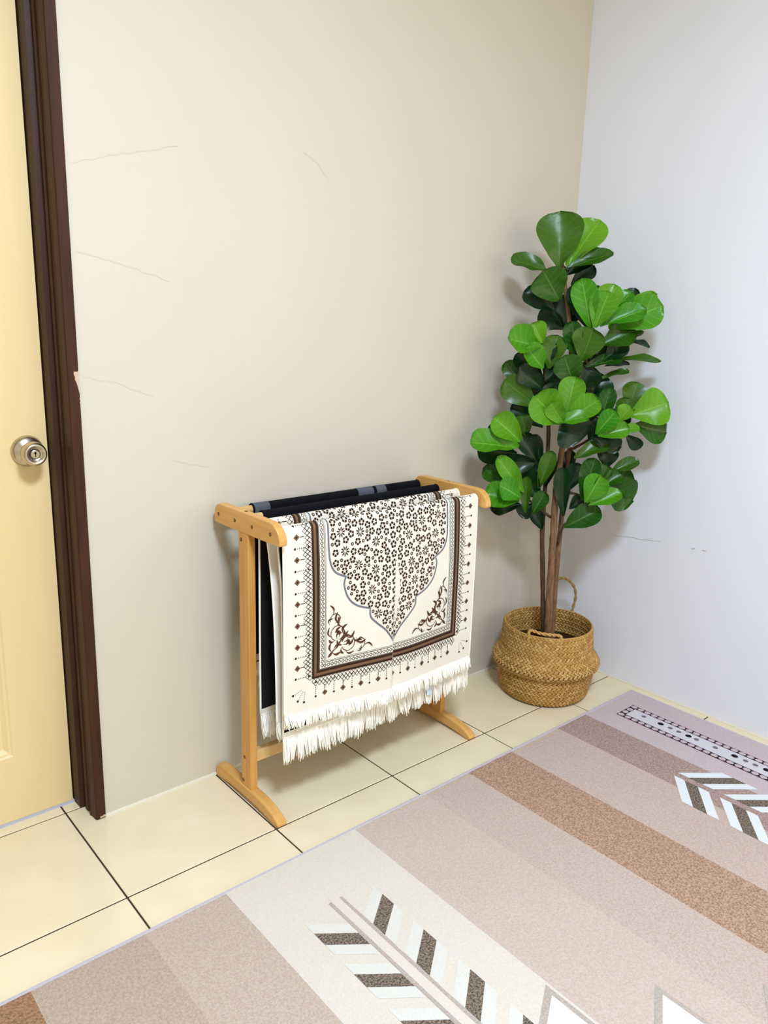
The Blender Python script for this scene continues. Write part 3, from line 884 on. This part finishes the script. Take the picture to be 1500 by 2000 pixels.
def weave(pr, inward, rowh, colw, name, s_lo=0, s_hi=None):
    L = plen(pr); wv = MB(); rnd = random.Random(2)
    nr = int(((s_hi or L[-1]) - s_lo) / rowh); rowh = (L[-1] - s_lo) / nr
    for i in range(nr):
        s = s_lo + (i + .5) * rowh
        r, z, nx, nz = pat(pr, L, s)
        nc = int(2 * PI * .168 / colw)
        for j in range(nc):
            a0 = 2 * PI * (j + (.5 if i % 2 else 0)) / nc
            slant = (1 if (i % 2) else -1) * (.62)
            ln, wd = colw * 1.22, rowh * .80
            ids = []
            tilt = rnd.uniform(-.1, .1)
            for q in range(3):
                for p in range(4):
                    a_ = (p / 3 - .5) * ln; c_v = (q / 2 - .5) * wd
                    aa = a_ * math.cos(slant + tilt) - c_v * math.sin(slant + tilt); cc = a_ * math.sin(slant + tilt) + c_v * math.cos(slant + tilt)
                    rr, zz, nx, nz = pat(pr, L, s + cc)
                    h = (.0046 if q == 1 else .0002) * (1 if p in (1, 2) else .1) + (.0002 if p in (1, 2) else -.0005)
                    if inward: h = -h
                    an = a0 + aa / max(rr, .05); w_ = wobble(an)
                    R_ = rr * w_ + nx * h
                    ids.append(wv.vert((BX + R_ * math.cos(an), BY + R_ * math.sin(an), max(.0006, zz + nz * h))))
            for q in range(2):
                for p in range(3):
                    f_ = (ids[q * 4 + p], ids[q * 4 + p + 1], ids[q * 4 + p + 5], ids[q * 4 + p + 4]); wv.face(f_[::-1] if inward else f_)
    return tag(wv.build(name, STRAND, basket, smooth=True, fix=False), kind='stuff')


weave(prof_o[1:], False, .0098, .0150, 'woven_strands')
weave([(.160, .165), (.1585, .190), (.1560, .215), (.1540, .240), (.1535, .257)], True, .0098, .0150, 'inner_woven_strands')
rm = MB(); rm.tube([shellpt(2 * PI * k / 72, .1552, .2588) for k in range(73)], .0030, 6); rm.build('rim', STRAND, basket, smooth=True)


ROPE2 = Mat('olive_rope', srgb(150, 124, 74), .8, .2).m


def rope(path, r, name, mat=None):
    pts = cat3(path, 10); k = len(pts); mb = MB()
    for st in range(2):
        P = []
        for i, p in enumerate(pts):
            t = (pts[min(i + 1, k - 1)] - pts[max(i - 1, 0)]).normalized(); a = t.cross(Vector((.3, .5, .81))).normalized(); c = t.cross(a); an = i * .62 + st * PI
            P.append(p + (a * math.cos(an) + c * math.sin(an)) * r * .62)
        mb.tube(P, r * .72, 6)
    mb.build(name, mat or STRAND, basket, smooth=True)


def cat3(pts, n):
    pts = [Vector(p) for p in pts]; out = []
    for i in range(len(pts) - 1):
        p0, p1, p2, p3 = pts[max(i - 1, 0)], pts[i], pts[i + 1], pts[min(i + 2, len(pts) - 1)]
        for k in range(n):
            t = k / n; out.append(.5 * (2 * p1 + (p2 - p0) * t + (2 * p0 - 5 * p1 + 4 * p2 - p3) * t * t + (3 * p1 - p0 - 3 * p2 + p3) * t ** 3))
    out.append(pts[-1]); return out


# view directions on the floor plane
NH = Vector((.6558, .7549, 0)); RH = Vector((.7549, -.6558, 0))


def bp(r_, n_, z): return Vector((BX, BY, 0)) + RH * r_ + NH * n_ + Vector((0, 0, z))


rope([bp(-.093, -.128, .232), bp(-.094, -.131, .256), bp(-.092, -.129, .2745), bp(-.082, -.133, .2785), bp(-.055, -.1445, .2735), bp(-.020, -.152, .2725), bp(.006, -.155, .2715), bp(.013, -.1565, .262), bp(.013, -.1575, .240), bp(.011, -.160, .226)], .0045, 'rope_handle')
rope([bp(.027, .150, .232), bp(.026, .155, .300), bp(.036, .158, .345), bp(.060, .156, .372), bp(.088, .150, .376), bp(.115, .140, .352), bp(.124, .130, .315), bp(.114, .118, .270), bp(.106, .112, .228)], .0045, 'rope_handle', ROPE2)

# ================================================================ fiddle-leaf fig
plant = empty('fiddle_leaf_fig', (BX, BY, .012), 'tall fiddle leaf fig with glossy green leaves standing in the woven basket', 'plant')
m = Mat('potting_soil', srgb(38, 30, 22), .95, .1); m.bump(m.noise(m.coords(), 160, 3), .6, .006); SOIL = m.m
POTM = Mat('dark_plastic_pot', srgb(24, 24, 24), .5, .3).m
b = MB(); b.lathe([(.001, .012), (.095, .012), (.115, .120), (.118, .122), (.112, .122), (.110, .112)], 32, 0, (BX, BY, 0)); b.build('nursery_pot', POTM, plant, smooth=True)
b = MB(); b.lathe([(.001, .113), (.06, .111), (.1105, .108)], 32, 0, (BX, BY, 0)); b.build('soil', SOIL, plant, smooth=True)


def bark(name, a, b_):
    m = Mat(name, a, .75, .25); n = m.noise(m.coords((20, 20, 5)), 5, 5, .65); m.color(m.ramp(n, [(.3, a), (.7, b_)])); m.bump(n, .5, .004); return m.m


BARK = bark('brown_bark', srgb(92, 66, 46), srgb(146, 112, 82)); BARK2 = bark('dark_bark', srgb(66, 46, 34), srgb(98, 72, 52))


def at(px, py, off=0.):
    """point on the upright plane through the plant's axis, moved off metres away from the room"""
    d = CAM_F + CAM_R * ((px - 750) / F_PX) - CAM_U * ((py - 1000) / F_PX)
    t = (NH.dot(Vector((BX, BY, 0))) + off - NH.dot(CAM_C)) / NH.dot(d)
    return CAM_C + d * t


def stem(pts, r0, r1, name, mat):
    P = cat3([at(*p) for p in pts], 6); n = len(P); mb = MB(); rnd = random.Random(len(pts))
    rad = [(r0 + (r1 - r0) * i / (n - 1)) * rnd.uniform(.92, 1.1) for i in range(n)]
    mb.tube(P, rad, 10); mb.build(name, mat, plant, smooth=True)


# (pixel x, pixel y, depth) knots of the stems
base_pt = [(1062, 1300, .01), (1062, 1235, .01)]
stem([(1060, 1300, .0), (1061, 1235, 0), (1060, 1120, 0), (1059, 1040, 0), (1064, 960, 0), (1070, 880, 0), (1071, 820, 0), (1066, 750, 0), (1062, 712, 0)], .0098, .006, 'trunk', BARK2)
stem([(1069, 1300, -.022), (1070, 1235, -.022), (1076, 1120, -.022), (1081, 1040, -.02), (1085, 970, -.02), (1094, 900, -.015), (1102, 850, -.01), (1110, 770, 0), (1116, 690, .0), (1111, 620, 0), (1104, 560, 0), (1098, 515, 0)], .0140, .006, 'trunk', BARK)
stem([(1076, 1300, .02), (1078, 1235, .02), (1089, 1090, .02), (1097, 1010, .02), (1108, 920, .02), (1113, 870, .02), (1128, 800, .02), (1145, 700, .02), (1158, 640, .02)], .0105, .006, 'trunk', BARK)
for pts in ([(1070, 900, 0), (1045, 890, -.03), (1018, 868, -.05)], [(1075, 1010, -.01), (1055, 995, -.03), (1025, 970, -.05)], [(1100, 960, 0), (1125, 965, -.02), (1146, 975, -.04)],
            [(1112, 880, .01), (1140, 865, -.01), (1165, 848, -.03)], [(1104, 840, -.01), (1100, 828, -.03), (1100, 818, -.06)], [(1116, 700, 0), (1130, 700, -.01), (1135, 698, -.03)],
            [(1090, 1060, 0), (1097, 1035, -.01), (1104, 1022, -.02)], [(1165, 848, -.03), (1200, 830, -.03), (1230, 810, -.03)], [(1150, 670, .01), (1185, 668, 0), (1220, 668, 0)]):
    stem(pts, .0055, .0035, 'branch', BARK2)


def leaf_mat(name, top, top2, vein, under, trans):
    m = Mat(name, top, .30, .36)
    uv = m.n('ShaderNodeUVMap'); uv.uv_map = 'UVMap'; sx = m.n('ShaderNodeSeparateXYZ'); m.link(uv.outputs['UV'], sx.inputs[0])
    u = m.math('ABSOLUTE', m.math('SUBTRACT', sx.outputs[0], .5)); t = sx.outputs[1]
    mid = m.math('LESS_THAN', u, m.math('MULTIPLY_ADD', t, -.018, .030))
    ph = m.math('FRACT', m.math('MULTIPLY', m.math('SUBTRACT', t, m.math('MULTIPLY', u, .42)), 6.5))
    lat = m.math('LESS_THAN', m.math('ABSOLUTE', m.math('SUBTRACT', ph, .5)), .045)
    vfac = m.math('MULTIPLY', m.math('MAXIMUM', mid, m.math('MULTIPLY', lat, .6)), .7)
    n = m.noise(m.coords(), 14, 3)
    oi = m.n('ShaderNodeObjectInfo')
    base = m.mix(oi.outputs['Random'], m.mix(n, top, dark(top, .7)), m.mix(n, top2, dark(top2, .75)))
    geo = m.n('ShaderNodeNewGeometry')
    c = m.mix(geo.outputs['Backfacing'], m.mix(vfac, base, vein), under)
    m.color(c)
    bm_ = m.math('SUBTRACT', 0.0, m.math('MAXIMUM', mid, m.math('MULTIPLY', lat, .6)))
    m.bump(bm_, .25, .002)
    tr = m.n('ShaderNodeBsdfTranslucent'); m.link(m.mix(.35, c, (top[0] * 1.3, top[1] * 1.25, top[2] * .5, 1)), tr.inputs['Color'])
    mx = m.n('ShaderNodeMixShader'); mx.inputs[0].default_value = trans
    out = m.t.nodes['Material Output']; m.link(m.b.outputs[0], mx.inputs[1]); m.link(tr.outputs[0], mx.inputs[2]); m.link(mx.outputs[0], out.inputs['Surface'])
    return m.m


LEAFM = {'b': leaf_mat('fresh_lit_green_leaf', srgb(60, 146, 18), srgb(112, 172, 34), srgb(128, 186, 66), srgb(104, 160, 50), .2),  # greens partly carry painted light: bright for lit leaves, near-black for shaded ones
         'm': leaf_mat('half_lit_green_leaf', srgb(30, 82, 14), srgb(66, 108, 20), srgb(84, 132, 46), srgb(64, 112, 36), .15),
         'd': leaf_mat('deep_shaded_green_leaf', srgb(6, 40, 12), srgb(14, 54, 20), srgb(26, 62, 28), srgb(16, 46, 20), .06)}
PW = [(0, .10), (.05, .17), (.12, .30), (.25, .53), (.40, .76), (.54, .93), (.66, 1.0)]


def wprof(t):
    if t > .66: return math.sqrt(max(0, 1 - ((t - .66) / .34) ** 2.3))
    for (a, wa), (c, wc) in zip(PW[:-1], PW[1:]):
        if t <= c:
            k = (t - a) / (c - a); k = k * k * (3 - 2 * k) * .35 + k * .65; return wa + (wc - wa) * k
    return PW[-1][1]


LR = random.Random(4)


def leaf(base, tip, wpx, off, dtip, col, face=0., cup=.25, curl=.10):
    """base, tip: where the blade starts and ends; off / dtip: depth of its base and of its tip; face: -1 looks up, 0 into the room, 1 down or edge-on"""
    A = at(base[0], base[1], off); B = at(tip[0], tip[1], off + dtip)
    ax = B - A; Ln = ax.length; ax.normalize()
    toward = (CAM_C - A).normalized(); upv = Vector((0, 0, 1))
    f = toward * (1 - abs(face)) + upv * (max(0, -face)) - upv * max(0, face) + Vector((LR.uniform(-.2, .2), LR.uniform(-.2, .2), LR.uniform(-.1, .2)))
    nrm = (f - ax * f.dot(ax))
    if nrm.length < .05: nrm = toward - ax * toward.dot(ax)
    nrm.normalize(); sd = ax.cross(nrm)
    depth = (A - CAM_C).dot(CAM_F); wid = 1.14 * wpx * depth / F_PX
    NU, NV = 8, 13; vs = []; uvs = []
    ph = LR.uniform(0, 6); notch = LR.uniform(.0, .05)
    for j in range(NV + 1):
        t = j / NV; tt = math.sin(t * PI / 2) * .55 + t * .45
        w = wprof(tt) * wid / 2
        for i in range(NU + 1):
            u = 2 * i / NU - 1
            lx = tt - notch * (1 - abs(u)) * max(0, (tt - .75) / .25)
            z = 1.35 * cup * wid * .5 * (abs(u) ** 1.6) * (.4 + .6 * math.sin(PI * min(1, tt))) - curl * Ln * (tt ** 2.2) + curl * Ln * .55 * tt + .012 * wid * math.sin(6.5 * 2 * PI * (tt - .2 * abs(u))) * (1 - abs(u)) + .06 * wid * math.sin(8 * tt + ph) * u * abs(u) + .03 * wid * math.sin(15 * tt + 2 * ph) * abs(u) ** 3
            vs.append(A + ax * (lx * Ln) + sd * (u * w) + nrm * z); uvs.append((i / NU, tt))
    mx = max(v_.x for v_ in vs); my = max(v_.y for v_ in vs); sh_ = Vector((0, 0, 0))
    if mx > -.006 or my > -.006:       # keep clear of the walls
        k = max(0, (mx + .006) / NH.x, (my + .006) / NH.y); sh_ = -NH * k
    mb = MB(); mb.v = [tuple(v_ + sh_) for v_ in vs]
    for j in range(NV):
        for i in range(NU):
            a = j * (NU + 1) + i; mb.face((a, a + 1, a + NU + 2, a + NU + 1))
    # petiole
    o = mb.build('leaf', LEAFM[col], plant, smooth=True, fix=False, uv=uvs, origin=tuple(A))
    # normals toward the facing side
    me = o.data; s_ = Vector((0, 0, 0))
    for p in me.polygons: s_ += p.normal
    if s_.dot(nrm) < 0: me.flip_normals()
    return o


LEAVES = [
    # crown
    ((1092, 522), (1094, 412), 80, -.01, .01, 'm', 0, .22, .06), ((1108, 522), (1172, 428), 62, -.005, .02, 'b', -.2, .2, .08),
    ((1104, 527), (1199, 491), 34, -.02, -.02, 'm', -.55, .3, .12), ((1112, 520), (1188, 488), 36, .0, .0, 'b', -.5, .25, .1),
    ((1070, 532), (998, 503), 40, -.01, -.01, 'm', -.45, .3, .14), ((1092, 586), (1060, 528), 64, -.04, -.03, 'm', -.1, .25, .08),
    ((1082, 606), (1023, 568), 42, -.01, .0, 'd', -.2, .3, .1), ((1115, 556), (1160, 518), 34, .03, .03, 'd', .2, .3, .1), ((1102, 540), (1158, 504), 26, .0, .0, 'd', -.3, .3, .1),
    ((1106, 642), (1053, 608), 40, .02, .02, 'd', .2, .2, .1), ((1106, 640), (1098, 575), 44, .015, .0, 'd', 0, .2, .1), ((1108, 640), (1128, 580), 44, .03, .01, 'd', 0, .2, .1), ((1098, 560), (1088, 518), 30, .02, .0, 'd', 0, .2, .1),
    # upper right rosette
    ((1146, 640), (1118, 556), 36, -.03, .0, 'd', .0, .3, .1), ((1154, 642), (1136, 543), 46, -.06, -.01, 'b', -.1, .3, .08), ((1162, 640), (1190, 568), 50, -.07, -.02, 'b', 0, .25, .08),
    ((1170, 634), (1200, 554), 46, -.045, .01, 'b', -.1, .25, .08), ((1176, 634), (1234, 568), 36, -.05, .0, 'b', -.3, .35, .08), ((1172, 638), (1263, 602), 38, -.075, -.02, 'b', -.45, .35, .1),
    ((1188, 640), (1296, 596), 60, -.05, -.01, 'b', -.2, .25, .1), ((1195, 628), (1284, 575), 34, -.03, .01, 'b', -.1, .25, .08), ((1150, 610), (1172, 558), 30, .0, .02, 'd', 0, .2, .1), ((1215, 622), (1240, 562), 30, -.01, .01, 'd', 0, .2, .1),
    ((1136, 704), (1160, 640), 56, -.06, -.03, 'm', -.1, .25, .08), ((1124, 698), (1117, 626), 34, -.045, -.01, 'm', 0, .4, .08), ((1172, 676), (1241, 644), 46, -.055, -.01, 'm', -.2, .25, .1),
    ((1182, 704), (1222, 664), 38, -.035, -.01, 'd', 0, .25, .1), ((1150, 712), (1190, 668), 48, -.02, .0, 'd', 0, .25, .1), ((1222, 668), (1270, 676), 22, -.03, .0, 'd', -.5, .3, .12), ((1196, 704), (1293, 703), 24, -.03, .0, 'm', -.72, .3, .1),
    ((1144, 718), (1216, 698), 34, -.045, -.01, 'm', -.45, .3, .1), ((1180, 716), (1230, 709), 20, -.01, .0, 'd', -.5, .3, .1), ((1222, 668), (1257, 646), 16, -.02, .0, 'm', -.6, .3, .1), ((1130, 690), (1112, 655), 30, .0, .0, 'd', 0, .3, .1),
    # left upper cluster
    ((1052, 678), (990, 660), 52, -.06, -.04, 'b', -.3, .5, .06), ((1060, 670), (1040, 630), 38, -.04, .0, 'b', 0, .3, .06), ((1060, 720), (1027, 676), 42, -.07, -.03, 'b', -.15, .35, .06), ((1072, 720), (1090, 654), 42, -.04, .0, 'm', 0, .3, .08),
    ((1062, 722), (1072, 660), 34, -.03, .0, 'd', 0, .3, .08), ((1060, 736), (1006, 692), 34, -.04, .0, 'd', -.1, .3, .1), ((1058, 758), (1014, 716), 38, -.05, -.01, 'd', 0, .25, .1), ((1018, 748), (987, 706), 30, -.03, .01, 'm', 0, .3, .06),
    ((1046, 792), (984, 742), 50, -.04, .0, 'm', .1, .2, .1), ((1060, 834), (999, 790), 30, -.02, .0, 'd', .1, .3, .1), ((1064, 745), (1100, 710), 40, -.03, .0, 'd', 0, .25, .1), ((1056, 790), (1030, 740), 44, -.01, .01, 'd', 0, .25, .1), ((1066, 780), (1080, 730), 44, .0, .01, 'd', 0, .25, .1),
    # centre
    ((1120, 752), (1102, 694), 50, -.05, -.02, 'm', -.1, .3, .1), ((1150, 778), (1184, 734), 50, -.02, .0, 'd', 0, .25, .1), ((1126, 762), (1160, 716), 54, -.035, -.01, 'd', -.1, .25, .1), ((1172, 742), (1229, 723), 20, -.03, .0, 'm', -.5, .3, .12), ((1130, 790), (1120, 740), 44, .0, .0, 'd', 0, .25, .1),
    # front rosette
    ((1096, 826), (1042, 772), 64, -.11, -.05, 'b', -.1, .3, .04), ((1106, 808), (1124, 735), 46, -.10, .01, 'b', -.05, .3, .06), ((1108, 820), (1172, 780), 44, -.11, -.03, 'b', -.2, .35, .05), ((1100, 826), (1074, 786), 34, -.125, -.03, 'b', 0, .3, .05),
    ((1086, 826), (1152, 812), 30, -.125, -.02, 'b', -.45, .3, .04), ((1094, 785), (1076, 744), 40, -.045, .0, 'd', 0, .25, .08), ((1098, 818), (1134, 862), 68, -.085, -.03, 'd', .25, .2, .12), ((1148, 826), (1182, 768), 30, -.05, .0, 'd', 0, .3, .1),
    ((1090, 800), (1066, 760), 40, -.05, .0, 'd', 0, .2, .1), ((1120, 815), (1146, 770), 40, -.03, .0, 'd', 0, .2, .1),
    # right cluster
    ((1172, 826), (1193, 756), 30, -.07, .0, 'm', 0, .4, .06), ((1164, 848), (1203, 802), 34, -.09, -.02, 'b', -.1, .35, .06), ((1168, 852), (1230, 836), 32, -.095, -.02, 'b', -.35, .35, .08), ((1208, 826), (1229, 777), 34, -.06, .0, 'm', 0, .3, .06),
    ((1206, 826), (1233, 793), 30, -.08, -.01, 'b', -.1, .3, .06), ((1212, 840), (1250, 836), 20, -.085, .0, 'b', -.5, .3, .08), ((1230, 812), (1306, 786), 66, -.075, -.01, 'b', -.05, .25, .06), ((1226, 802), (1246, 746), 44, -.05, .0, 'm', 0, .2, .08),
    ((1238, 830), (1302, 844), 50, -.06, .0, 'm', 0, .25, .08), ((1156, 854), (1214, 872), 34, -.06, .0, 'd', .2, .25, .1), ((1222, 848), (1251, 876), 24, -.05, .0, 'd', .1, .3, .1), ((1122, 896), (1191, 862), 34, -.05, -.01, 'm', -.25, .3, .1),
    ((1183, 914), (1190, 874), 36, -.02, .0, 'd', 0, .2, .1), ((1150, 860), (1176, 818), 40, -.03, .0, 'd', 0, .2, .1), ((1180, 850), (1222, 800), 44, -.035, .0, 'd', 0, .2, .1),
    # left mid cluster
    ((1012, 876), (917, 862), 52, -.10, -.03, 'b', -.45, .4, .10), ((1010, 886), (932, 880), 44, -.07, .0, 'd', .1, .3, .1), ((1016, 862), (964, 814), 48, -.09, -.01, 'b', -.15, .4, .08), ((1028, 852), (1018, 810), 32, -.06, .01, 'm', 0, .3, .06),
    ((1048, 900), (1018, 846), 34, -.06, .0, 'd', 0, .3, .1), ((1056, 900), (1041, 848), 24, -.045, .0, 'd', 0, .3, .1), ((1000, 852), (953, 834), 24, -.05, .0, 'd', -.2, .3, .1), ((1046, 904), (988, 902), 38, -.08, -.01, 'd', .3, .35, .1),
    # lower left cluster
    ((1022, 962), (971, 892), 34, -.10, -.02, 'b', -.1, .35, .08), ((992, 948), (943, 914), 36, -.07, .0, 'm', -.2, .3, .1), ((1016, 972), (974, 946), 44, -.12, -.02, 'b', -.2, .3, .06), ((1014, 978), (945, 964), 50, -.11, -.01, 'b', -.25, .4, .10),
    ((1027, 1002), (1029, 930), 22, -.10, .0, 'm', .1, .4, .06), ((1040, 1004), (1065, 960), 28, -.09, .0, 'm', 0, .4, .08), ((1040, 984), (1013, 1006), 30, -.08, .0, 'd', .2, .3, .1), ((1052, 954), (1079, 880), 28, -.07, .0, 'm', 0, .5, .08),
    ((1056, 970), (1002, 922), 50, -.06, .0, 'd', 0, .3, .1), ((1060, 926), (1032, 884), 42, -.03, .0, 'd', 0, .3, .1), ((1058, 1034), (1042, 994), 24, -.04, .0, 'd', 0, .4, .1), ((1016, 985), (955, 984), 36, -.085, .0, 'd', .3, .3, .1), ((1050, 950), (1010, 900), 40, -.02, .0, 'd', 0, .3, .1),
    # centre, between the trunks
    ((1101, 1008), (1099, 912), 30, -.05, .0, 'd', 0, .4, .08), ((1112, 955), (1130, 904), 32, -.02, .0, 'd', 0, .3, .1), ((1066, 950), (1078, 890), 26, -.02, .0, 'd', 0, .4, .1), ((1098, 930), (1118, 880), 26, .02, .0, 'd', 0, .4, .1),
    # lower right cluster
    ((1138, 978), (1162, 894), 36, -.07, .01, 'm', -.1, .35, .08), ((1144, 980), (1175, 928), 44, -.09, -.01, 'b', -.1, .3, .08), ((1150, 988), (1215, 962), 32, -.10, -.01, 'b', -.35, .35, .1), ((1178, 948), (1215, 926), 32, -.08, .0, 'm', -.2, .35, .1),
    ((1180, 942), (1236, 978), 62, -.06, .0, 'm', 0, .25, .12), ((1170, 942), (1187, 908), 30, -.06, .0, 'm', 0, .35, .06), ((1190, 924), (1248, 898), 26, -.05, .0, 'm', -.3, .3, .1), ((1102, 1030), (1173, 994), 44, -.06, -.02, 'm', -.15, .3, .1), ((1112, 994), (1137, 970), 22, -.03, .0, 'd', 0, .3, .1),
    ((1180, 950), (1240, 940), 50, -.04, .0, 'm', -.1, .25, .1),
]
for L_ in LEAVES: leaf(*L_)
